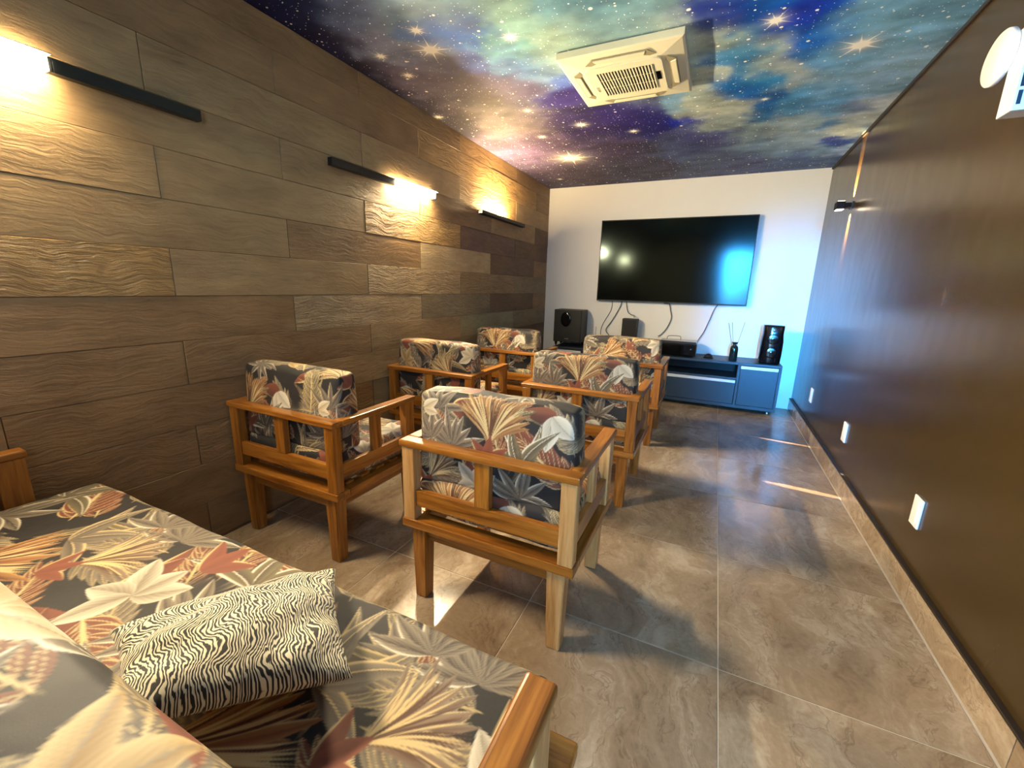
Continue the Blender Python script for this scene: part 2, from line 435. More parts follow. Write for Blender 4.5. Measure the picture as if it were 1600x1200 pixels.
    fan(.355, .225, 1.45, .24, 19, 1.75, BRN, TAN)
    rosette(.50, .02, .16, 13, .2, DK, GREY*1.15, WHITE)
    broad(.30, .03, 2.4, 5, .12, GREY*.7, WHITE)
    fan(.06, .02, .9, .18, 13, 1.3, BRN, GREY)
    return np.clip(img, 0, 1)
PRINT = make_print()
def sample(u, v):
    x = np.mod(u/TS*NP-.5, NP); y = np.mod(v/TS*NP-.5, NP)
    x0 = np.floor(x).astype(int); y0 = np.floor(y).astype(int); fx = (x-x0)[..., None]; fy = (y-y0)[..., None]
    x1 = (x0+1) % NP; y1 = (y0+1) % NP; x0 %= NP; y0 %= NP
    return (PRINT[y0, x0]*(1-fx)+PRINT[y0, x1]*fx)*(1-fy)+(PRINT[y1, x0]*(1-fx)+PRINT[y1, x1]*fx)*fy
def fabric_mat():
    t = NT('tropical_leaf_print_fabric')
    a = t.n('ShaderNodeAttribute', attribute_name='print')
    tc = t.n('ShaderNodeTexCoord').outputs['Object']
    n = t.noise(tc, 420, 2); w = t.noise(tc, 7, 3)
    c = t.mix(t.math('MULTIPLY', n, .03), a.outputs['Color'], (.5, .45, .38, 1))
    t.set(Base_Color=c, Roughness=.62); t.b.inputs['Sheen Weight'].default_value = .03
    t.b.inputs['Specular IOR Level'].default_value = .35
    t.bump(t.math('ADD', t.math('MULTIPLY', w, 1.0), t.math('MULTIPLY', n, .02)), .25, .02)
    return t.m
M['fabric'] = fabric_mat()

def cushion(name, size, rad, step, uv0, mode, parent, taper=0.0, crown=.012, uvscale=1.0, seedw=0, wobble=.004):
    """Soft box. size (x,y,z), origin at bottom-back-centre: x centred, y 0..sy, z 0..sz.
    mode 'back': print unrolled over back face -> top -> front face; mode 'seat': top face first."""
    sx, sy, sz = size; h = np.array([sx/2, sy/2, sz/2]); parts = []
    def lin_(a, n): return np.linspace(-a, a, n)
    cnt = [max(6, int(s/step)) for s in size]
    def shape(P):
        inner = np.maximum(h-rad, 1e-4); q = np.clip(P, -inner, inner); d = P-q
        nn = np.linalg.norm(d, axis=-1, keepdims=True); nn[nn < 1e-9] = 1
        m = np.max(np.abs(d), axis=-1, keepdims=True)
        out = q+d/nn*m
        r = out/h
        fx, fy, fz = [(1-np.clip(np.abs(r[..., i]), 0, 1)**2.5) for i in range(3)]
        bul = np.stack([crown*fy*fz*np.sign(r[..., 0])*(np.abs(r[..., 0]) > .9), crown*fx*fz*np.sign(r[..., 1])*(np.abs(r[..., 1]) > .8),
                        crown*fx*fy*np.sign(r[..., 2])*(np.abs(r[..., 2]) > .8)], -1)
        out = out+bul
        wob = wobble*np.sin(out[..., 0]*17+seedw)*np.sin(out[..., 2]*13+out[..., 1]*11+seedw*2)
        out = out+wob[..., None]*np.array([.2, 1, 1])
        if taper:
            tz = (out[..., 2]+h[2])/sz
            out[..., 1] = (out[..., 1]-h[1])*(1-taper*tz)+h[1] if taper > 0 else out[..., 1]
        out[..., 1] += h[1]; out[..., 2] += h[2]
        return out
    def uv(P):
        x, y, z = P[..., 0]+sx/2, P[..., 1]+h[1], P[..., 2]+h[2]
        return x, y, z
    for ax in range(3):
        for sg in (-1, 1):
            o = [i for i in range(3) if i != ax]
            A, B = np.meshgrid(lin_(h[o[0]], cnt[o[0]]), lin_(h[o[1]], cnt[o[1]]), indexing='ij')
            P = np.empty(A.shape+(3,)); P[..., o[0]] = A; P[..., o[1]] = B; P[..., ax] = sg*h[ax]
            x, y, z = uv(P)
            if mode == 'back':
                if ax == 1: u, v = (x, z) if sg < 0 else (x, 2*sz+sy-z)
                elif ax == 2: u, v = (x, sz+y) if sg > 0 else (x, -y)
                else: u, v = (sx+y, z) if sg > 0 else (-y, z)
            else:
                if ax == 2: u, v = (x, y) if sg > 0 else (x, -y+.3)
                elif ax == 1: u, v = (x, z-sz) if sg < 0 else (x, sy+sz-z)
                else: u, v = (sx+sz-z, y) if sg > 0 else (-sz+z, y)
            C = sample(u*uvscale+uv0[0], v*uvscale+uv0[1])
            V = shape(P)
            if (sg > 0) == (ax in (0, 2)): pass
            else: V = V[::-1]; C = C[::-1]
            parts.append((V, C, None))
    return obj(name, grid_mesh(name, parts), M['fabric'], parent)

# ------------------------------------------------------------------ room
XL, XR, YB, ZC = -2.404, 1.018, 6.254, 2.86
# floor: slab (grout colour) with individual tiles
flo = box('floor', (XL-.15, REAR-.3, -.12), (XR+.15, YB+.15, -.0025), M['grout'])
tag(flo, 'polished brown marble-look tiled floor with pale joints', 'floor', kind='structure')
TP = .8085
bm = bmesh.new(); bm_box(bm, (0, 0, -.010), (TP-.0045, TP-.0045, 0), .0012, 1); tile_me = bm_mesh(bm, 'floor_tile'); tile_me.materials.append(M['tile'])
x_j = .184; y_j = 2.409
for i in range(-4, 2):
    for j in range(-5, 6):
        x0 = x_j+i*TP; y0 = y_j+j*TP; x1 = x0+TP-.0045; y1 = y0+TP-.0045
        cx0, cx1, cy0, cy1 = max(x0, XL), min(x1, XR-.022), max(y0, REAR), min(y1, YB)
        if cx1-cx0 < .01 or cy1-cy0 < .01: continue
        if cx0 == x0 and cx1 == x1 and cy0 == y0 and cy1 == y1:
            o = obj('floor_tile', tile_me, None, flo); o.location = (x0, y0, 0)
        else:
            o = box('floor_tile', (0, 0, -.010), (cx1-cx0, cy1-cy0, 0), M['tile'], flo, .0012, 1); o.location = (cx0, cy0, 0)
# left wall: backing + planks
wl = box('wall_left', (XL-.18, REAR-.15, -.02), (XL-.016, YB+.15, ZC+.02), M['plank_gap'])
tag(wl, 'left wall clad in long weathered wood-look planks laid in running bond', 'wall', kind='structure')
PH, PL, Z0 = .2240, 1.2985, .016
tones = {'tan': (158, 132, 94), 'lt': (178, 154, 116), 'gold': (166, 134, 86), 'brn': (142, 113, 78), 'dk': (112, 86, 62), 'pur': (114, 86, 68), 'gry': (134, 120, 92), 'grn': (146, 138, 106)}
spec = {  # (row, first y of plank rounded) -> tone, roughness
 (6, -.1): ('gold', 1.0), (6, 1.2): ('tan', .1), (6, 2.5): ('lt', 1.0), (6, 3.8): ('tan', .7), (6, 5.1): ('gry', .3),
 (7, .55): ('tan', .1), (7, 1.85): ('brn', .2), (7, 3.15): ('lt', .15), (7, 4.45): ('dk', .3), (7, 5.75): ('brn', .3), (7, -.75): ('tan', .1),
 (8, -.1): ('tan', .2), (8, 1.2): ('tan', .1), (8, 2.5): ('gold', 1.0), (8, 3.8): ('pur', .3), (8, 5.1): ('dk', .3),
 (9, .55): ('tan', .1), (9, 1.85): ('tan', .3), (9, 3.15): ('brn', .3), (9, 4.45): ('tan', .2),
 (10, -.1): ('tan', .1), (10, 1.2): ('tan', .35), (10, 2.5): ('tan', .2), (10, 3.8): ('gold', .5),
 (11, .55): ('brn', .1), (11, 1.85): ('brn', .1), (11, 3.15): ('gold', .5), (11, 4.45): ('gold', .7),
 (12, 1.2): ('brn', .2), (12, 2.5): ('brn', .3), (12, 3.8): ('gold', .3),
 (5, .55): ('brn', .15), (5, 1.85): ('lt', .9), (5, 3.15): ('gry', .5), (5, 4.45): ('dk', .3),
 (4, -.1): ('brn', .4), (4, 1.2): ('brn', .3), (4, 2.5): ('tan', .3), (4, 3.8): ('grn', .2), (4, 5.1): ('gry', .3),
 (3, .55): ('brn', .3), (3, 1.85): ('tan', .35), (3, 3.15): ('gry', .3), (2, 1.2): ('brn', .5), (2, -.1): ('brn', .4), (1, .55): ('brn', .2)}
def plank_mesh(L, H):
    bm = bmesh.new(); bm_box(bm, (-.016, 0, 0), (0, L-.0014, H-.0016), .0018, 1); me = bm_mesh(bm, 'plank'); me.materials.append(M['plank']); return me
full = plank_mesh(PL, PH)
for k in range(0, 13):
    z0 = Z0+PH*k; H = min(PH, ZC-z0); base = (1.2 if k % 2 == 0 else .55)-1.3*4
    for n in range(0, 10):
        y0 = base+1.3*n; y1 = y0+PL
        a, b = max(y0, REAR), min(y1, YB)
        if b-a < .03: continue
        o = obj('plank', full if (abs(b-a-PL) < 1e-3 and H == PH) else plank_mesh(b-a, H), None, wl)
        t, r = spec.get((k, round(y0, 2)), (random.choice(['tan', 'brn', 'brn', 'gry', 'tan', 'dk']), random.choice([.1, .3, .6])))
        jit = 1+random.uniform(-.06, .06)
        o.location = (XL+random.uniform(-.0025, .0015)+(.002 if r > .6 else 0), a, z0)
        o.color = (*(lin(tones[t])*jit), r)
# strip below the first row
box('plank', (XL-.016, REAR, 0), (XL-.001, YB, Z0-.002), M['plank'], wl).color = (*lin(tones['dk']), .2)
# back wall, right wall, rear wall, ceiling
wbk = box('wall_back', (XL-.18, YB, -.02), (XR+.15, YB+.15, ZC+.02), M['white_wall'])
tag(wbk, 'white painted end wall behind the television', 'wall', kind='structure')
wr = box('wall_right', (XR, REAR-.15, -.02), (XR+.15, YB+.15, ZC+.02), M['brown'])
tag(wr, 'right wall in dark brown satin finish with soft reflections', 'wall', kind='structure')
bm = bmesh.new()
bm_box(bm, (XL-.18, REAR-.15, -.02), (DOOR[0], REAR, ZC+.02)); bm_box(bm, (DOOR[1], REAR-.15, -.02), (XR+.15, REAR, ZC+.02)); bm_box(bm, (DOOR[0], REAR-.15, DOOR[2]), (DOOR[1], REAR, ZC+.02))
wre = obj('wall_rear', bm_mesh(bm, 'wall_rear'), M['cream_wall'])
tag(wre, 'cream rear wall with an open doorway behind the sofa', 'wall', kind='structure')
# door frame
dm = boxes('door_1', [((DOOR[0]-.0, REAR-.15, 0), (DOOR[0]+.03, REAR+.012, DOOR[2])), ((DOOR[1]-.03, REAR-.15, 0), (DOOR[1], REAR+.012, DOOR[2])), ((DOOR[0], REAR-.15, DOOR[2]-.03), (DOOR[1], REAR+.012, DOOR[2]))], M['wood'], None, .003)
tag(dm, 'wooden frame of the open doorway in the rear wall', 'door frame', kind='structure')
# skirting along the right wall: porcelain pieces under a dark edge trim
bb = box('baseboard_right', (XR-.012, REAR, 0), (XR, YB, .135), M['grout'])
tag(bb, 'brown marble-look tile skirting along the right wall', 'baseboard', kind='structure')
for j in range(-5, 6):
    a = max(y_j+j*TP, REAR); b = min(y_j+(j+1)*TP-.004, YB)
    if b-a < .03: continue
    o = box('skirting_tile', (0, 0, 0), (.010, b-a, .136), M['tile'], bb, .001, 1); o.location = (XR-.0215, a, .001)
t1 = box('trim_1', (XR-.024, REAR, .138), (XR, YB, .150), M['trim_dark'], None, .002)
tag(t1, 'thin dark brown edge trim on top of the right skirting', 'trim', kind='structure')
t2 = box('trim_2', (XR-.014, REAR, ZC-.022), (XR, YB, ZC), M['trim_dark'], None, .002)
tag(t2, 'thin dark line where the brown wall meets the ceiling', 'trim', kind='structure')

# ------------------------------------------------------------------ ceiling mural
def vnoise(x, y, seed):
    r = np.random.default_rng(seed); G = r.random((64, 64))
    x0 = np.floor(x).astype(int); y0 = np.floor(y).astype(int); fx = x-x0; fy = y-y0
    fx = fx*fx*(3-2*fx); fy = fy*fy*(3-2*fy)
    g = lambda a, b: G[np.mod(a, 64), np.mod(b, 64)]
    return (g(x0, y0)*(1-fx)+g(x0+1, y0)*fx)*(1-fy)+(g(x0, y0+1)*(1-fx)+g(x0+1, y0+1)*fx)*fy
def fbm(x, y, seed, oct=5):
    s = 0; a = .5; tot = 0
    for o in range(oct):
        s = s+a*vnoise(x*2**o, y*2**o, seed+o); tot += a; a *= .55
    return s/tot
Wm = np.array([WX, WY, WZ])
def ceil_pt(px, py):
    r = Wm @ np.array([px-800, py-600, 657.285]); t = (ZC-CAM[2])/r[2]
    return CAM[0]+t*r[0], CAM[1]+t*r[1]
# mural colour blobs: place on the photograph, spread in metres, printed colour with the room's light in it
blobs = [(420, 10, .30, (24, 22, 48)), (520, 60, .22, (28, 24, 44)), (600, 130, .22, (38, 34, 48)), (680, 185, .25, (60, 52, 58)), (470, 5, .2, (20, 34, 58)),
 (545, 20, .18, (110, 112, 120)), (610, 70, .16, (140, 136, 134)), (660, 130, .16, (112, 100, 100)), (760, 130, .25, (108, 92, 96)), (640, 10, .22, (150, 164, 150)), (580, 0, .2, (120, 128, 130)),
 (730, 20, .14, (52, 66, 124)), (700, 50, .16, (96, 118, 152)), (735, 45, .12, (60, 88, 150)), (790, 60, .2, (132, 168, 140)), (700, 0, .2, (140, 164, 150)), (830, 20, .22, (158, 178, 142)), (880, 60, .22, (176, 184, 140)), (850, 100, .2, (164, 172, 140)), (800, 95, .16, (126, 148, 160)),
 (950, 20, .25, (140, 166, 150)), (1000, 40, .2, (150, 164, 140)), (1080, 50, .2, (170, 172, 138)), (940, 60, .2, (168, 178, 144)), (900, 0, .2, (130, 160, 150)),
 (740, 100, .12, (92, 100, 130)), (810, 190, .3, (140, 122, 112)), (860, 115, .14, (84, 100, 160)), (880, 140, .2, (74, 58, 100)), (900, 190, .25, (66, 52, 76)), (840, 230, .3, (92, 76, 84)), (960, 190, .25, (56, 44, 82)), (1020, 190, .25, (42, 36, 84)), (1065, 185, .16, (36, 40, 104)), (960, 235, .3, (76, 64, 76)), (900, 265, .35, (84, 72, 76)),
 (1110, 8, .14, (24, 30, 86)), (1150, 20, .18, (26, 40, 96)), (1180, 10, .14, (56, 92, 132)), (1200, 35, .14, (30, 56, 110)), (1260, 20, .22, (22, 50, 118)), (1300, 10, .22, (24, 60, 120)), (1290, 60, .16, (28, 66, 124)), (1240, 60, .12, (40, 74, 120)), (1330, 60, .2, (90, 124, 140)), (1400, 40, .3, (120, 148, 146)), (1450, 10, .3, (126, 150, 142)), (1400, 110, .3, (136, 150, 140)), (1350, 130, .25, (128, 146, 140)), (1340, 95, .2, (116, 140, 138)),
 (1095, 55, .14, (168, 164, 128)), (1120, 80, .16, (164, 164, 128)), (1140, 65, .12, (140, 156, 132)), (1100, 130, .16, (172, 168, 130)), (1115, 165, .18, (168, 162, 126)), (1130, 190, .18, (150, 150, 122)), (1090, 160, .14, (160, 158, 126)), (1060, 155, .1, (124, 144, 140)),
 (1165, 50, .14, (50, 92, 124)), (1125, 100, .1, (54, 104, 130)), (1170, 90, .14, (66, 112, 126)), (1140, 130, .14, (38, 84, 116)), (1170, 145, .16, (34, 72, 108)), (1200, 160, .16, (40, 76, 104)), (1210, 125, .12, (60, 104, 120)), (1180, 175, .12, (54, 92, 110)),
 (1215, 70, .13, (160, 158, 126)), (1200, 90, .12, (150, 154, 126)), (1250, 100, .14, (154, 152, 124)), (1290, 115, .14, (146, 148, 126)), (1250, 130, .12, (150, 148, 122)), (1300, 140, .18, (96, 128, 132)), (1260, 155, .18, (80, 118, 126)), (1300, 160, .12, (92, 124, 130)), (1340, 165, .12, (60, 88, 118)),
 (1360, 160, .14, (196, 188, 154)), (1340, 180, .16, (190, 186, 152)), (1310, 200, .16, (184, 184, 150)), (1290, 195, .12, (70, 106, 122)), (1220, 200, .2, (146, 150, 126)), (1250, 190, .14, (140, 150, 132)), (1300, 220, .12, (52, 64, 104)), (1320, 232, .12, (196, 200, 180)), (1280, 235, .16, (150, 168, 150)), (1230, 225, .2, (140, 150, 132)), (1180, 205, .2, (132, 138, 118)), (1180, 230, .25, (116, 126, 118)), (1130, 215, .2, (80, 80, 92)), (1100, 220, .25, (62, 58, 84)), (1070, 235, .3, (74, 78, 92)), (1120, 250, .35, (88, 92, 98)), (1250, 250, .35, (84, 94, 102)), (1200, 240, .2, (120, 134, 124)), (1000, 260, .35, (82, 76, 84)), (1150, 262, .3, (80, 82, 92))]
def ceiling():
    dx = .016
    xs = np.arange(XL-.02, XR+.03, dx); ys = np.concatenate([np.arange(REAR-.16, .8, .05), np.arange(.8, YB+.03, dx)])
    X, Y = np.meshgrid(xs, ys, indexing='ij')
    wx = X+(fbm(X*2.2, Y*2.2, 3)-.5)*.42+(fbm(X*8, Y*8, 7, 4)-.5)*.24
    wy = Y+(fbm(X*2.2+9, Y*2.2+5, 13)-.5)*.42+(fbm(X*8+3, Y*8+1, 17, 4)-.5)*.24
    num = np.zeros(X.shape+(3,)); den = np.zeros(X.shape)
    base = lin((70, 92, 110)); num += base*1e-4; den += 1e-4
    for px, py, s, c in blobs:
        cx, cy = ceil_pt(px, py)
        s2 = s*.92
        d2 = (wx-cx)**2+((wy-cy)*.8)**2
        w = np.exp(-d2/(2*(s2*.55)**2))+.004*np.exp(-d2/(2*(s2*2.2)**2))
        num += w[..., None]*lin(c)*(1.4 if px > 1040 else .9); den += w  # right side raised, left lowered in the colour against uneven lamp light
    C = num/den[..., None]
    # small cloud mottling of the print
    m = fbm(X*5+2, Y*9+4, 23, 6); C = np.clip(C*(.95+1.3*(m-.5))[..., None]*np.array([.88, 1.02, 1.5]), 0, .95)
    g = C.mean(-1, keepdims=True); C = np.clip(g+(C-g)*1.3, .004, .95)
    # fine star dust
    V = np.stack([X, Y, np.full_like(X, ZC)], -1)
    return grid_mesh('ceiling', [(V, C, None)], False)
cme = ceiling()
def ceil_mat():
    t = NT('printed_starry_nebula_mural')
    a = t.n('ShaderNodeAttribute', attribute_name='print'); c = a.outputs['Color']
    pos = t.n('ShaderNodeTexCoord').outputs['Object']
    p2 = t.vmath('MULTIPLY', pos, (1, 1, 0))
    n = t.noise(p2, 9, 6, .62); c = t.mix(.35, c, t.mix(1.0, c, t.ramp(n, [(.3, (.5, .55, .65)), (.6, (1.1, 1.08, 1.0))]), 'MULTIPLY'))
    tot = None
    for sc, th, keep in ((6.5, .085, .55), (14, .095, .5), (34, .11, .5)):
        v = t.n('ShaderNodeTexVoronoi', voronoi_dimensions='2D', i_Scale=sc); t.l(p2, v.inputs['Vector'])
        sz = t.math('MULTIPLY', v.outputs['Color'], th)
        sep = t.n('ShaderNodeSeparateColor'); t.l(v.outputs['Color'], sep.inputs[0])
        rad = t.math('MULTIPLY', t.math('SUBTRACT', sep.outputs[0], 1-keep), th/keep)
        s = t.math('MULTIPLY', t.math('SUBTRACT', rad, v.outputs['Distance']), 60.0, True)
        tot = s if tot is None else t.math('MAXIMUM', tot, s)
    big = [(673, 78, .15, .3), (893, 247, .30, .12), (650, 48, .08, .8), (595, 88, .07, .2), (638, 118, .07, .5), (908, 195, .10, .2), (847, 214, .07, .9), (1212, 32, .10, .5), (1345, 70, .16, .6), (797, 58, .08, .3), (824, 173, .06, .2), (685, 183, .07, .1), (990, 205, .07, .2), (1195, 155, .05, .1), (875, 280, .06, .4)]
    for px, py, R, ro in big:
        R *= 1.3
        cx, cy = ceil_pt(px, py)
        d = t.vmath('SUBTRACT', p2, (cx, cy, 0)); L = t.vmath('LENGTH', d)
        core = t.math('POWER', t.math('DIVIDE', R*.19, t.math('ADD', L, .0005)), 2.2, False)
        fall = t.math('SUBTRACT', 1.0, t.math('DIVIDE', L, R), True)
        tot2 = core
        for k in range(4):
            an = ro+k*math.pi/4; ln = 1.0 if k % 2 == 0 else .7
            dd = t.math('ABSOLUTE', t.vmath('DOT_PRODUCT', d, (-math.sin(an), math.cos(an), 0)))
            fl = t.math('SUBTRACT', 1.0, t.math('DIVIDE', L, R*ln), True)
            ray = t.math('SUBTRACT', 1.0, t.math('DIVIDE', dd, t.math('ADD', t.math('MULTIPLY', fl, R*.045), .0006)), True)
            tot2 = t.math('ADD', tot2, t.math('MULTIPLY', ray, t.math('MULTIPLY', fl, 1.6)))
        s = t.math('MULTIPLY', tot2, t.math('MULTIPLY', fall, 1.6, True), True)
        tot = t.math('MAXIMUM', tot, s)
    c = t.mix(tot, c, L4(250, 246, 234))
    t.set(Base_Color=c, Roughness=.6); t.b.inputs['Specular IOR Level'].default_value = .15
    return t.m
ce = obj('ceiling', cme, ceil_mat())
tag(ce, 'ceiling covered by a printed night-sky nebula mural with stars', 'ceiling', kind='structure')
rf = box('ceiling', (XL-.18, REAR-.15, ZC+.003), (XR+.15, YB+.15, ZC+.12), M['cream_wall'], None)
rf.name = 'ceiling_slab'; tag(rf, 'ceiling slab carrying the nebula mural', 'ceiling', kind='structure')

# ------------------------------------------------------------------ chairs
CW, CD, CH = .81, .69, .788
AD = .625      # armrest depth
def grain(o, k): o.pass_index = k; return o
def build_chair(loc, label, uv0, step, pale=False, var=0):
    r = empty('armchair', loc)
    tag(r, label, 'armchair', 'wooden armchairs in two columns facing the television')
    w, wp = M['wood'], (M['wood_pale'] if pale else M['wood'])
    x = CW/2
    # legs (tapered) and aprons
    for sx in (-1, 1):
        for yy in (.055, CD-.055):
            cx = sx*(x-.075)
            bm = bmesh.new()
            A = [bm.verts.new((cx+a*.030, yy+b*.030, 0)) for a, b in ((-1, -1), (1, -1), (1, 1), (-1, 1))]
            B = [bm.verts.new((cx+a*.038, yy+b*.036, .372)) for a, b in ((-1, -1), (1, -1), (1, 1), (-1, 1))]
            bm.faces.new(A[::-1]); bm.faces.new(B)
            for i in range(4): bm.faces.new((A[i], A[(i+1) % 4], B[(i+1) % 4], B[i]))
            bmesh.ops.bevel(bm, geom=list(bm.edges), offset=.004, segments=2, affect='EDGES')
            grain(obj('leg', bm_mesh(bm, 'leg'), wp if (pale and sx > 0) else w, r), 2)
    grain(box('apron', (-x+.11, .04, .305), (x-.11, .065, .371), w, r, .003), 0)
    grain(box('apron', (-x+.11, CD-.065, .305), (x-.11, CD-.04, .371), w, r, .003), 0)
    for sx in (-1, 1):
        grain(box('apron', (sx*(x-.065)-.0125, .09, .305), (sx*(x-.065)+.0125, CD-.09, .371), w, r, .003), 1)
    # base frame
    grain(box('base_board', (-x, 0, .372), (x, .085, .412), w, r, .004), 0)
    grain(box('base_board', (-x, CD-.085, .372), (x, CD, .412), w, r, .004), 0)
    for sx in (-1, 1):
        a, b = sorted((sx*x, sx*(x-.085)))
        grain(box('base_board', (a, .0855, .372), (b, CD-.0855, .412), w, r, .004), 1)
    # corner posts
    for sx in (-1, 1):
        a, b = sorted((sx*(x-.006), sx*(x-.068)))
        grain(box('post', (a, .004, .412), (b, .056, .757), wp, r, .004), 2)
        a, b = sorted((sx*(x-.004), sx*(x-.052)))
        grain(box('post', (a, AD-.085, .412), (b, AD-.008, .757), wp, r, .004), 2)
        # side lower rail and side stile
        a, b = sorted((sx*(x-.012), sx*(x-.040)))
        grain(box('side_rail', (a, .0565, .480), (b, AD-.0855, .555), w, r, .003), 1)
        grain(box('side_stile', (a, .275, .5555), (b, .340, .757), wp, r, .003), 2)
        # armrest
        a, b = sorted((sx*(x+.004), sx*(x-.060)))
        grain(box('armrest', (a, .0605, .757), (b, AD, CH), w, r, .006), 1)
    grain(box('back_rail', (-x+.0685, .012, .480), (x-.0685, .042, .556), w, r, .003), 0)
    grain(box('back_stile', (-.035, .010, .5565), (.035, .044, .757), w, r, .003), 2)
    grain(box('top_rail', (-x-.004, -.004, .757), (x+.004, .060, CH), w, r, .006), 0)
    # seat slats
    for k in range(5):
        y = .10+k*.115
        grain(box('slat', (-x+.05, y, .4125), (x-.05, y+.06, .4265), w, r, .002, 1), 0)
    sc = cushion('seat_cushion', (.715, .60, .175), .035, step, (uv0[0]+.17, uv0[1]+.41), 'seat', r, seedw=var)
    sc.location = (0, .060, .428)
    bc = cushion('back_cushion', (.715, .165, .405), .026, step, uv0, 'back', r, taper=.28, seedw=var+1)
    bc.location = (0, .066, .588); bc.rotation_euler = (math.radians(3.0), 0, 0)
    return r
CXL, CXR, RY = -1.985, -.768, (1.36, 2.655, 3.95)
build_chair((CXL, RY[0], 0), 'wooden armchair beside the plank wall, in the row nearest the sofa', (.33, .10), .0042, var=2)
build_chair((CXR, RY[0], 0), 'wooden armchair with pale corner posts, in front of the sofa near its armrest', (.0, .0), .0038, True, 0)
build_chair((CXL, RY[1], 0), 'wooden armchair beside the plank wall, in the middle row', (.56, .36), .005, var=4)
build_chair((CXR, RY[1], 0), 'wooden armchair farther from the plank wall, in the middle row', (.01, .0), .005, var=5)
build_chair((CXL, RY[2], 0), 'wooden armchair beside the plank wall, in the row nearest the television', (.12, .02), .007, var=6)
build_chair((CXR, RY[2], 0), 'wooden armchair farther from the plank wall, in the row nearest the television', (.50, .55), .007, var=7)

# ------------------------------------------------------------------ sofa
def build_sofa():
    x0, x1, yb, yf = -2.388, -.166, -.06, .775
    r = empty('sofa', ((x0+x1)/2, yb, 0)); tag(r, 'long wooden framed sofa with leaf-print cushions in the foreground', 'sofa')
    w = M['wood']; hw = (x1-x0)/2; D = yf-yb
    arm_f = .575-yb
    for sx in (-1, 0, 1):
        for yy in (.06, D-.06):
            cx = sx*(hw-.075)
            grain(box('leg', (cx-.037, yy-.036, 0), (cx+.037, yy+.036, .372), w, r, .004), 2)
    for yy in (.05, D-.07): grain(box('apron', (-hw+.12, yy, .305), (hw-.12, yy+.025, .371), w, r, .003), 0)
    for yy in (0, D-.085): grain(box('base_board', (-hw, yy, .372), (hw, yy+.085, .412), w, r, .005), 0)
    for sx in (-1, 1):
        a, b = sorted((sx*hw, sx*(hw-.085))); grain(box('base_board', (a, .0855, .372), (b, D-.0855, .412), w, r, .005), 1)
        a, b = sorted((sx*(hw-.006), sx*(hw-.056)))
        pw = M['wood_pale'] if sx > 0 else w
        grain(box('post', (a, .004, .412), (b, .056, .757), pw, r, .004), 2)
        grain(box('post', (a, arm_f-.09, .412), (b, arm_f-.008, .757), pw, r, .004), 2)
        a, b = sorted((sx*(hw-.012), sx*(hw-.040)))
        grain(box('side_rail', (a, .0565, .480), (b, arm_f-.0905, .555), w, r, .003), 1)
        grain(box('side_stile', (a, .30, .5555), (b, .365, .757), w, r, .003), 2)
        a, b = sorted((sx*(hw+.002), sx*(hw-.060)))
        grain(box('armrest', (a, .0605, .757), (b, arm_f, CH), w, r, .009, 3), 1)
    grain(box('back_rail', (-hw+.06, .012, .480), (hw-.06, .042, .556), w, r, .003), 0)
    for k in (-1, 0, 1): grain(box('back_stile', (k*.55-.035, .010, .5565), (k*.55+.035, .044, .757), w, r, .003), 2)
    grain(box('top_rail', (-hw-.002, -.004, .757), (hw+.002, .060, CH), w, r, .006), 0)
    for k in range(6):
        y = .1+k*.115; grain(box('slat', (-hw+.05, y, .4125), (hw-.05, y+.06, .4265), w, r, .002, 1), 0)
    s = cushion('seat_cushion', (2*hw-.125, D-.085, .155), .028, .0034, (.45, .58), 'seat', r, crown=.006, uvscale=.78, wobble=.0015); s.location = (0, .072, .428)
    b = cushion('back_cushion', (2*hw-.135, .165, .41), .03, .0045, (.05, .25), 'back', r, taper=.2, crown=.008, uvscale=.8, wobble=.0015); b.location = (0, .084, .600); b.rotation_euler = (math.radians(3), 0, 0)
    return r
build_sofa()

# ------------------------------------------------------------------ throw pillow
def zebra():
    t = NT('black_and_cream_zebra_cloth'); uv = t.n('ShaderNodeAttribute', attribute_name='cloth').outputs['Vector']
    w = t.n('ShaderNodeTexNoise', i_Scale=9.0, i_Detail=3.0); t.l(uv, w.inputs['Vector'])
    wv = t.vmath('SCALE', t.vmath('SUBTRACT', w.outputs['Color'], (.5, .5, .5))); wv.node.inputs['Scale'].default_value = .085
    p = t.vmath('ADD', uv, wv)
    sep = t.n('ShaderNodeSeparateXYZ'); t.l(p, sep.inputs[0])
    z = t.math('MULTIPLY', t.math('SINE', t.math('MULTIPLY', sep.outputs[1], 52.0)), .010)
    xx = t.math('ADD', sep.outputs[0], z)
    n2 = t.noise(t.mapping(p, (60, 11, 1)), 1.0, 3, .6)
    s = t.math('SINE', t.math('ADD', t.math('MULTIPLY', xx, 880.0), t.math('MULTIPLY', n2, 17.0)))
    f = t.math('ADD', t.math('MULTIPLY', s, 1.8), .40, True)
    t.set(Base_Color=t.mix(f, L4(34, 32, 30), L4(226, 218, 190)), Roughness=.8); t.b.inputs['Sheen Weight'].default_value = .2
    t.bump(t.noise(uv, 30, 3), .2, .01)
    return t.m
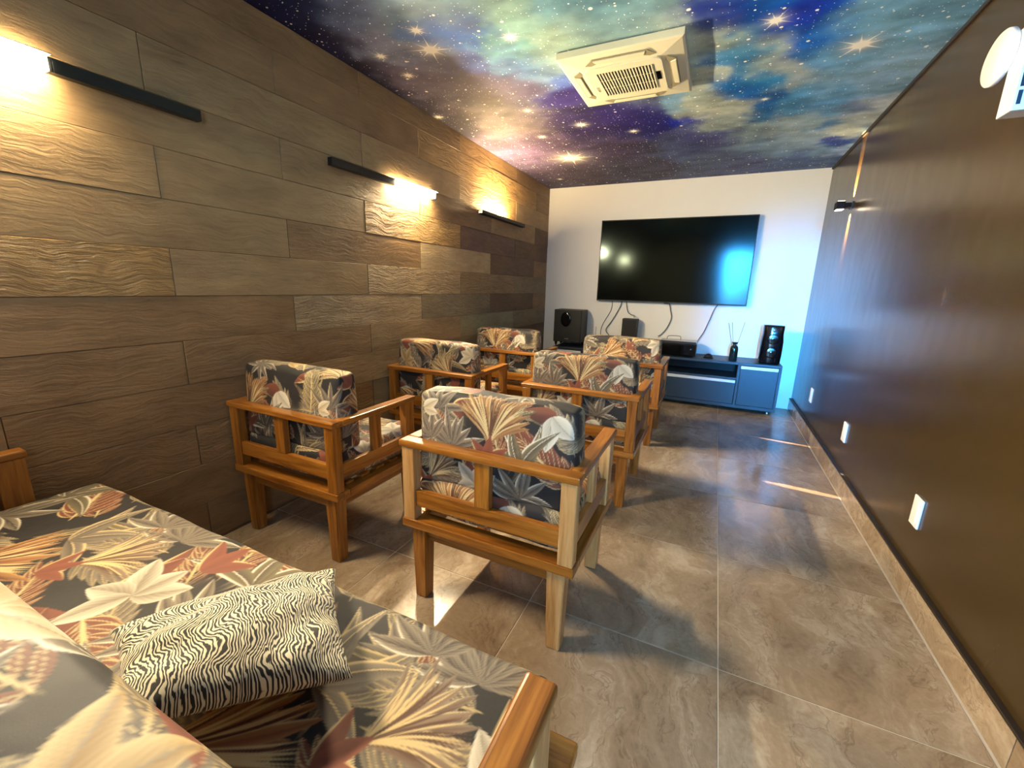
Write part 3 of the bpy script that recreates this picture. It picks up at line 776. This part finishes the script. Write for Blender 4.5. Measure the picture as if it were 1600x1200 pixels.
def pillow():
    # corners in world space: back-left, back-right, front-right, front-left
    c = [np.array(p) for p in ((-1.075, .315, .715), (-.905, .755, .635), (-.575, .500, .665), (-.800, .215, .735))]
    n = 110; U, V = np.meshgrid(np.linspace(-1, 1, n), np.linspace(-1, 1, n), indexing='ij')
    # pinch the sides a little between the corners
    Up = U*(1-.07*(1-V**2)); Vp = V*(1-.07*(1-U**2))
    a, b = (Up+1)/2, (Vp+1)/2
    base = ((1-a)*(1-b))[..., None]*c[0]+(a*(1-b))[..., None]*c[1]+(a*b)[..., None]*c[2]+((1-a)*b)[..., None]*c[3]
    nrm = np.cross(c[1]-c[0], c[3]-c[0]); nrm /= np.linalg.norm(nrm)
    if nrm[2] < 0: nrm = -nrm
    th = np.clip((1-U**2)*(1-V**2), 0, 1)**.42
    wr = .006*np.sin(7*U+3*V)*np.sin(5*V-2*U)+.005*np.sin(14*U*V+2)
    puff = th*(.070+wr)
    top = base+nrm*puff[..., None]; bot = base-nrm*(th*.055)[..., None]
    bot[..., 2] = np.maximum(bot[..., 2], .598); top[..., 2] = np.maximum(top[..., 2], bot[..., 2])
    uv = np.stack([U*.21, V*.18], -1)
    org = np.array([-.84, .45, .60])
    ref = (top-org)
    me = grid_mesh('throw_pillow', [(top-org, None, uv), ((bot-org)[::-1], None, uv[::-1])])
    o = obj('throw_pillow', me, zebra()); o.location = org
    # make outward normals
    bm = bmesh.new(); bm.from_mesh(me); bmesh.ops.remove_doubles(bm, verts=bm.verts, dist=.0004); bmesh.ops.recalc_face_normals(bm, faces=bm.faces); bm.to_mesh(me); bm.free()
    me.polygons.foreach_set('use_smooth', np.ones(len(me.polygons), bool))
    tag(o, 'black and cream zebra-striped throw pillow lying on the sofa seat', 'pillow')
pillow()

# ------------------------------------------------------------------ television and cabinet
tv = empty('television', (-.612, YB-.003, 1.83)); tag(tv, 'large black flat television mounted on the white end wall', 'television')
hw, hh = .965, .548
boxes('bracket', [((-.25, -.035, -.2), (.25, 0, .2))], M['black_metal'], tv)
box('housing', (-hw, -.070, -hh), (hw, -.035, hh), M['black_matte'], tv, .004)
box('screen', (-hw+.010, -.0725, -hh+.016), (hw-.010, -.0695, hh-.010), M['screen'], tv)
boxes('bezel', [((-hw, -.075, hh-.010), (hw, -.069, hh)), ((-hw, -.075, -hh), (hw, -.069, -hh+.016)), ((-hw, -.075, -hh), (-hw+.010, -.069, hh)), ((hw-.010, -.075, -hh), (hw, -.069, hh))], M['grey_side'], tv)
box('sensor_bump', (-.03, -.074, -hh-.008), (.03, -.05, -hh), M['black_gloss'], tv, .002)

CX0, CX1, CYF, CZB, CZT = -2.06, .795, 5.735, .055, .622
cb = empty('television_cabinet', ((CX0+CX1)/2, CYF, 0)); tag(cb, 'long dark blue-grey low cabinet standing under the television', 'cabinet')
ox = (CX0+CX1)/2
def cbx(name, lo, hi, m, p=None, bev=.002): return box(name, (lo[0]-ox, lo[1]-CYF, lo[2]), (hi[0]-ox, hi[1]-CYF, hi[2]), m, p or cb, bev)
cbx('top_panel', (CX0, CYF, CZT-.03), (CX1, YB-.012, CZT), M['cab'])
cbx('bottom_panel', (CX0, CYF+.004, CZB), (CX1, YB-.012, CZB+.04), M['cab'])
for xx in (CX0, CX1-.03, .335, -1.63): cbx('side_panel', (xx, CYF, CZB+.0405), (xx+.03, YB-.012, CZT-.0305), M['cab'])
cbx('back_panel', (CX0+.03, YB-.03, CZB+.041), (CX1-.03, YB-.016, CZT-.031), M['cab_in'])
cbx('shelf', (-1.599, CYF+.006, .405), (.334, YB-.031, .430), M['cab'])
for xx, xe in ((.368, CX1-.033), (CX0+.033, -1.633)):
    d = cbx('door', (xx, CYF-.002, CZB+.045), (xe, CYF+.016, .548), M['cab'])
    cbx('handle', (xx+.002, CYF-.012, .549), (xe-.002, CYF+.012, .584), M['alu'], d)
for xx, xe in ((-.640, .330), (-1.595, -.645)):
    d = cbx('drawer', (xx, CYF-.002, CZB+.045), (xe, CYF+.016, .365), M['cab'])
    cbx('handle', (xx+.002, CYF-.012, .366), (xe-.002, CYF+.012, .401), M['alu'], d)
for xx in (CX0+.08, -.6, CX1-.075):
    for yy in (CYF+.06, YB-.09):
        wm = lathe_mesh('caster', [(0, -.011), (.024, -.011), (.0262, -.006), (.0262, .006), (.024, .011), (0, .011)], 20)
        o = obj('caster', wm, M['silver'], cb); o.rotation_euler = (0, math.radians(90), 0); o.location = (xx-ox, yy-CYF, .0268)

# subwoofer on the left end
def subwoofer():
    r = empty('subwoofer', (-1.90, 5.86, CZT)); tag(r, 'black subwoofer box with round port on the left end of the cabinet', 'subwoofer')
    for sx in (-1, 1):
        for yy in (.04, .26):
            o = obj('foot', lathe_mesh('foot', [(.010, 0), (.022, .052), (.022, .056)], 14), M['black_matte'], r); o.location = (sx*.17, yy, 0)
    box('cabinet_body', (-.205, .012, .056), (.205, .33, .52), M['grey_side'], r, .006)
    box('front_panel', (-.200, -.004, .060), (.200, .0115, .516), M['black_matte'], r, .004)
    o = obj('port_ring', lathe_mesh('port_ring', [(.050, -.012), (.072, -.014), (.078, -.006), (.078, 0), (.050, 0)], 28), M['black_gloss'], r)
    o.rotation_euler = (math.radians(90), 0, 0); o.scale = (1, 1.35, -1); o.location = (-.02, -.004, .385)
    o = obj('port', lathe_mesh('port', [(0, -.003), (.050, -.003), (.050, 0), (0, 0)], 28), M['cab_in'], r); o.rotation_euler = (math.radians(90), 0, 0); o.scale = (1, 1.35, -1); o.location = (-.02, -.004, .385)
    box('badge', (-.03, -.006, .10), (.03, -.0045, .112), M['silver'], r)
subwoofer()
# centre satellite speaker
r = empty('satellite_speaker', (-1.06, 6.06, CZT)); tag(r, 'small black speaker standing on the cabinet below the television, left of centre', 'speaker')
poly_prism('body', [(-.10, 0), (.10, 0), (.108, .43), (-.10, .43)], 'y', 0.0, .13, M['black_matte'], r, .006)
poly_prism('grille', [(-.088, .02), (.086, .02), (.092, .41), (-.088, .41)], 'y', -.006, .002, M['cab_in'], r, .002)
# glossy speaker on the right end
def right_speaker():
    r = empty('tower_speaker', (.660, 5.80, CZT)); tag(r, 'glossy black curved speaker on the right end of the cabinet', 'speaker')
    bm = bmesh.new(); rings = []
    for z, w, d in ((0, .108, .10), (.02, .115, .105), (.12, .119, .11), (.27, .118, .11), (.36, .108, .105), (.44, .110, .10), (.46, .108, .095)):
        ring = []
        for k in range(20):
            t = 2*math.pi*k/20; e = .35
            ring.append(bm.verts.new((w*math.copysign(abs(math.cos(t))**e, math.cos(t)), .1+d*math.copysign(abs(math.sin(t))**.6, math.sin(t)), z)))
        rings.append(ring)
    for a, b in zip(rings, rings[1:]):
        for i in range(20): bm.faces.new((a[i], a[(i+1) % 20], b[(i+1) % 20], b[i]))
    bm.faces.new(rings[0][::-1]); bm.faces.new(rings[-1])
    obj('body', bm_mesh(bm, 'body', True), M['black_gloss'], r)
    for z, rr in ((.14, .062), (.30, .062)):
        o = obj('driver_cone', lathe_mesh('driver_cone', [(rr, .002), (rr, .006), (rr*.85, .010), (rr*.3, .004), (0, .009)], 26), M['black_gloss'], r)
        o.rotation_euler = (math.radians(90), 0, 0); o.location = (0, -.010, z)
    o = obj('tweeter', lathe_mesh('tweeter', [(.022, 0), (.022, .006), (.015, .010), (0, .012)], 18), M['silver'], r); o.rotation_euler = (math.radians(90), 0, 0); o.location = (0, .0, .405)
right_speaker()
# receiver and silver player stacked
r = empty('media_receiver', (-.385, 5.86, CZT)); tag(r, 'black receiver box on the cabinet under the silver player', 'receiver')
box('body', (-.225, 0, .012), (.225, .30, .150), M['black_matte'], r, .004)
box('front_panel', (-.222, -.006, .016), (.222, .001, .146), M['black_gloss'], r, .002)
for xx in (-.19, .19):
    for yy in (.04, .26):
        o = obj('foot', lathe_mesh('foot', [(.016, 0), (.016, .013)], 14), M['black_matte'], r); o.location = (xx, yy, 0)
o = obj('knob', lathe_mesh('knob', [(.016, 0), (.016, .014), (.012, .016), (0, .016)], 20), M['black_gloss'], r); o.rotation_euler = (math.radians(90), 0, 0); o.location = (.16, -.006, .09)
r = empty('disc_player', (-.385, 5.865, CZT+.1505)); tag(r, 'slim silver player lying on top of the black receiver', 'player')
box('body', (-.22, 0, .006), (.22, .26, .040), M['silver'], r, .004)
box('front_panel', (-.219, -.004, .008), (.219, .001, .038), M['black_matte'], r, .001)
for xx in (-.18, .18):
    for yy in (.04, .22): 
        o = obj('foot', lathe_mesh('foot', [(.012, 0), (.012, .0065)], 12), M['black_matte'], r); o.location = (xx, yy, 0)
obj('looped_cable', tube_mesh('looped_cable', spline([(-.15, .12, .042), (-.145, .125, .075), (-.11, .13, .092), (.0, .13, .092), (.02, .13, .075), (.022, .13, .042)]), .004), M['cable'], r)
# little black gadget with fins
r = empty('wireless_hub', (-.005, 5.90, CZT)); tag(r, 'small black dome gadget between the receiver and the reed diffuser', 'gadget')
obj('base', lathe_mesh('base', [(.06, 0), (.063, .006), (.060, .014), (0, .016)], 26), M['black_gloss'], r)
obj('dome', lathe_mesh('dome', [(.052, .014), (.044, .036), (.026, .052), (0, .058)], 26), M['black_matte'], r)
obj('lead', tube_mesh('lead', spline([(-.055, .03, .006), (-.09, .08, .006), (-.12, .05, .006), (-.10, .0, .006), (-.055, -.02, .006)]), .003), M['cable'], r)
# reed diffusers
def diffuser(loc, label, reeds, s=1.0):
    r = empty('reed_diffuser', loc); tag(r, label, 'diffuser', 'reed diffusers on the cabinet')
    obj('bottle', lathe_mesh('bottle', [(0, 0), (.042*s, 0), (.046*s, .006*s), (.046*s, .15*s), (.040*s, .178*s), (.020*s, .195*s), (.018*s, .205*s), (.034*s, .222*s), (.034*s, .232*s), (.012*s, .230*s), (0, .228*s)], 24), M['bottle'], r)
    for dx, dz in reeds:
        obj('reed', tube_mesh('reed', [(dx*.1, 0, .10*s), (dx, .01, dz)], .0028, 6), M['reed'], r)
diffuser((.272, 5.84, CZT), 'dark reed diffuser bottle beside the glossy speaker', [(-.10, .46), (-.06, .47), (.075, .48)])
diffuser((-1.50, 5.95, CZT), 'small dark reed diffuser bottle beside the subwoofer', [(.0, .30)], .78)
# cables dropping from the television
def cable(label, pts, rad=.006):
    o = obj('cable', tube_mesh('cable', spline(pts), rad), M['cable']); tag(o, label, 'cable', 'cables hanging below the television')
yw = YB-.02
cable('grey cable looping from the left of the television to behind the small speaker', [(-1.22, yw, 1.30), (-1.24, yw, 1.20), (-1.34, yw, 1.0), (-1.42, yw, .86), (-1.36, yw, .76), (-1.40, yw, .63)])
cable('grey cable running from the television down to the top of the small speaker', [(-1.16, yw, 1.30), (-1.13, yw, 1.15), (-1.08, yw, 1.10), (-1.03, yw-.02, 1.09), (-1.02, yw-.05, 1.065)])
cable('thin grey cable hanging at the far left below the television', [(-1.36, yw+.012, 1.30), (-1.37, yw+.012, 1.15), (-1.47, yw+.012, .95), (-1.50, yw+.012, .82), (-1.48, yw+.012, .63)], .004)
cable('loose grey cable hanging below the middle of the television with a free end', [(-.58, yw, 1.30), (-.55, yw, 1.18), (-.53, yw, 1.08), (-.57, yw, .95), (-.63, yw, .86), (-.68, yw, .82)])
cable('grey cable curving from right of the television centre down to the silver player', [(.035, yw, 1.30), (-.01, yw, 1.22), (-.05, yw, 1.08), (-.10, yw, .92), (-.16, yw, .80), (-.20, yw, .70), (-.20, yw, .63)])

# ------------------------------------------------------------------ wall lamps on the plank wall
def wall_lamp(y0, y1, lit, label, up=False, lens='led_front'):
    zc = 2.205
    r = empty('wall_lamp', (XL, y0, zc)); tag(r, label, 'wall lamp', 'linear lamps along the plank wall')
    L = y1-y0; a, b = lit[0]-y0, lit[1]-y0
    for yy in (.12, L-.12): box('mount', (.003, yy-.02, -.014), (.036, yy+.02, .014), M['black_metal'], r, .002)
    if up:
        boxes('channel', [((.030, 0, -.022), (.085, L, -.014)), ((.030, 0, -.022), (.036, L, .018)), ((.079, 0, -.022), (.085, L, .018))], M['black_metal'], r, .001)
        box('diffuser', (.038, a, -.010), (.077, b, .014), M['led_up'], r)
    else:
        segs = [(0, a-.012)] if a > .1 else []
        if b < L-.1: segs.append((b+.012, L))
        for s0, s1 in segs: box('channel', (.030, s0, -.024), (.070, s1, .024), M['black_metal'], r, .002)
        for yy in (a-.006, b+.006):
            if .01 < yy < L+.05: box('end_cap', (.030, yy-.005, -.024), (.070, yy+.005, .024), M['black_metal'], r, .001)
        d = box('diffuser', (.034, a, -.022), (.070, b, .022), M['led'], r, .004)
        box('front_lens', (.0702, a+.004, -.018), (.0715, b-.004, .018), M[lens], d)
        box('added_light_shield', (.030, a-.001, .0225), (.107, b+.001, .0265), M['black_metal'], r)  # added shield that keeps the lamp's light off the ceiling
wall_lamp(.27, 1.385, (.29, .86), 'linear wall lamp nearest the sofa, lit end at the near side', lens='led_near')
wall_lamp(2.16, 3.30, (2.77, 3.285), 'linear wall lamp in the middle of the plank wall with lit far end')
wall_lamp(4.10, 5.20, (4.30, 4.78), 'linear black wall lamp nearest the white wall shining upward', True)

# ------------------------------------------------------------------ sconce on the brown wall
def spot(name, loc, direction, energy, size, blend, col, scale=(1, 1, 1), roll=0.0, parent=None, rad=.004):
    d = bpy.data.lights.new(name, 'SPOT'); d.energy = energy; d.spot_size = math.radians(size); d.spot_blend = blend; d.color = col; d.shadow_soft_size = rad
    o = bpy.data.objects.new(name, d); link(o)
    q = Vector(direction).to_track_quat('-Z', 'Y')
    o.rotation_mode = 'QUATERNION'; o.rotation_quaternion = q; o.location = loc; o.scale = scale
    if parent: o.parent = parent
    return o
sc = empty('wall_sconce', (XR, 5.06, 2.255)); tag(sc, 'small black two-way sconce on the brown wall near the television', 'sconce')
box('mounting_plate', (-.012, -.05, -.03), (0, .05, .03), M['black_metal'], sc, .003)
boxes('housing', [((-.125, -.055, -.034), (-.060, .055, .034)), ((-.0605, -.045, -.020), (-.011, .045, .020))], M['sconce'], sc, .006)
box('lens', (-.118, -.046, -.037), (-.066, .046, -.0345), M['led_small'], sc)
box('lens', (-.118, -.046, .0345), (-.066, .046, .037), M['led_small'], sc)
spot('sconce_up_beam', (-.030, 0, .036), (.33, .0, 1), 230, 36, .3, (1, .62, .25), parent=sc)
spot('sconce_down_beam', (-.030, 0, -.036), (.33, .0, -1), 230, 36, .3, (1, .62, .25), parent=sc)
def floor_sliver(tx, ty, en):  # added narrow spots for floor slivers of unknown source, not the sconce's own
    src = Vector((XR-.09, 5.06, 2.21)); d = Vector((tx, ty, 0))-src
    o = spot('added_sliver_beam', Vector((-.09, 0, -.045)), d, en, 13.0, .3, (1, .70, .45), parent=sc, rad=.001)
    z = d.normalized(); xax = Vector((1, -.10, 0)); xax = (xax-z*xax.dot(z)).normalized(); m = Matrix((xax, (-z).cross(xax), -z)).transposed()
    o.rotation_quaternion = m.to_quaternion(); o.scale = (1, .10, 1)
floor_sliver(.80, 4.78, 260)
floor_sliver(.78, 3.62, 420)

# ------------------------------------------------------------------ outlets and wall fitting on the brown wall
def outlet(y, label):
    r = empty('wall_outlet', (XR, y, .425)); tag(r, label, 'outlet', 'white outlets along the brown wall')
    box('plate', (-.010, -.046, -.075), (0, .046, .075), M['white_plastic'], r, .004)
    box('insert', (-.0135, -.022, -.055), (-.0095, .022, .055), M['white_plastic'], r, .002)
outlet(2.555, 'white wall outlet on the brown wall nearest the camera')
outlet(3.885, 'white wall outlet in the middle of the three on the brown wall')
outlet(5.195, 'small white wall outlet on the brown wall nearest the cabinet')
def fitting():
    r = empty('wall_fitting', (XR, 2.425, 2.15)); tag(r, 'white wall fitting with round disc head high on the brown wall', 'wall fitting')
    box('body', (-.098, 0, 0), (0, .098, .30), M['white_plastic'], r, .003)
    o = obj('disc_head', lathe_mesh('disc_head', [(0, 0), (.108, 0), (.112, .004), (.112, .016), (.108, .020), (0, .020)], 40), M['white_plastic'], r)
    o.rotation_euler = (0, math.radians(-90), 0); o.scale = (.86, 1, 1); o.location = (-.0975, .165, .245)
    for k in range(4): box('vent', (-.088, -.0012, .02+k*.06), (-.076, .0005, .068+k*.06), M['cab'], r)
fitting()

# ------------------------------------------------------------------ ceiling cassette air conditioner
def cassette():
    S = .372
    r = empty('air_conditioner', (-.705, 3.175, ZC)); tag(r, 'ivory square cassette air conditioner with slotted grille in the ceiling', 'air conditioner')
    # bevelled fascia: outer slab and raised centre
    bm = bmesh.new()
    def ring(s, z): return [bm.verts.new((a*s, b*s, z)) for a, b in ((-1, -1), (1, -1), (1, 1), (-1, 1))]
    R = [ring(S, -.004), ring(S, -.040), ring(S-.012, -.046), ring(S-.13, -.060)]
    for a, b in zip(R, R[1:]):
        for i in range(4): bm.faces.new((a[i], a[(i+1) % 4], b[(i+1) % 4], b[i]))
    bm.faces.new(R[0][::-1]); bm.faces.new(R[-1])
    obj('fascia', bm_mesh(bm, 'fascia'), M['ac'], r)
    # central panel
    c = .235
    out = []
    for (ax, ay) in ((1, 1), (-1, 1), (-1, -1), (1, -1)):
        a0 = math.atan2(ay, ax)-math.pi/4
        for k in range(5): out.append((ax*(c-.04)+.04*math.cos(a0+k*math.pi/8), ay*(c-.04)+.04*math.sin(a0+k*math.pi/8)))
    pnl = poly_prism('grille_panel', out, 'z', -.068, -.0595, M['ac'], r)
    # dark intake recess drawn by slots between slats
    for rr in range(3):
        y0 = -.165+rr*.112
        for k in range(18):
            x0 = -.165+k*.0190
            box('slot', (x0, y0, -.0692), (x0+.0105, y0+.100, -.0678), M['ac_slot'], pnl)
    for k in range(19): box('slat', (-.1740+k*.0190, -.168, -.0725), (-.1655+k*.0190, .163, -.0681), M['ac'], pnl, .001, 1)
    box('display', (.186, -.07, -.0700), (.214, .04, -.0678), M['black_gloss'], r)
    # curved louvers on the four sides
    for k in range(4):
        an = k*math.pi/2
        lo_ = []
        prof = [(-.215, .268), (-.165, .318), (.165, .318), (.215, .268), (.175, .256), (.14, .272), (-.14, .272), (-.175, .256)]
        rot2 = lambda p: (p[0]*math.cos(an)-p[1]*math.sin(an), p[0]*math.sin(an)+p[1]*math.cos(an))
        sl = poly_prism('louver_opening', [rot2(p) for p in prof], 'z', -.0595, -.0520, M['ac_gap'], r)
        prof2 = [(-.158, .313), (.158, .313), (.142, .280), (-.142, .280)]
        poly_prism('louver', [rot2(p) for p in prof2], 'z', -.0640, -.0560, M['ac'], r, .002)
    cu = bpy.data.curves.new('badge', 'FONT'); cu.body = 'ELGIN'; cu.size = .026; cu.align_x = 'CENTER'; cu.align_y = 'CENTER'; cu.extrude = .0006
    o = bpy.data.objects.new('badge', cu); me = bpy.data.meshes.new_from_object(o); bpy.data.objects.remove(o); o = obj('badge', me, M['ac_text'], r)
    o.rotation_euler = (math.pi, 0, math.radians(90)); o.location = (-.205, .05, -.0688)
cassette()
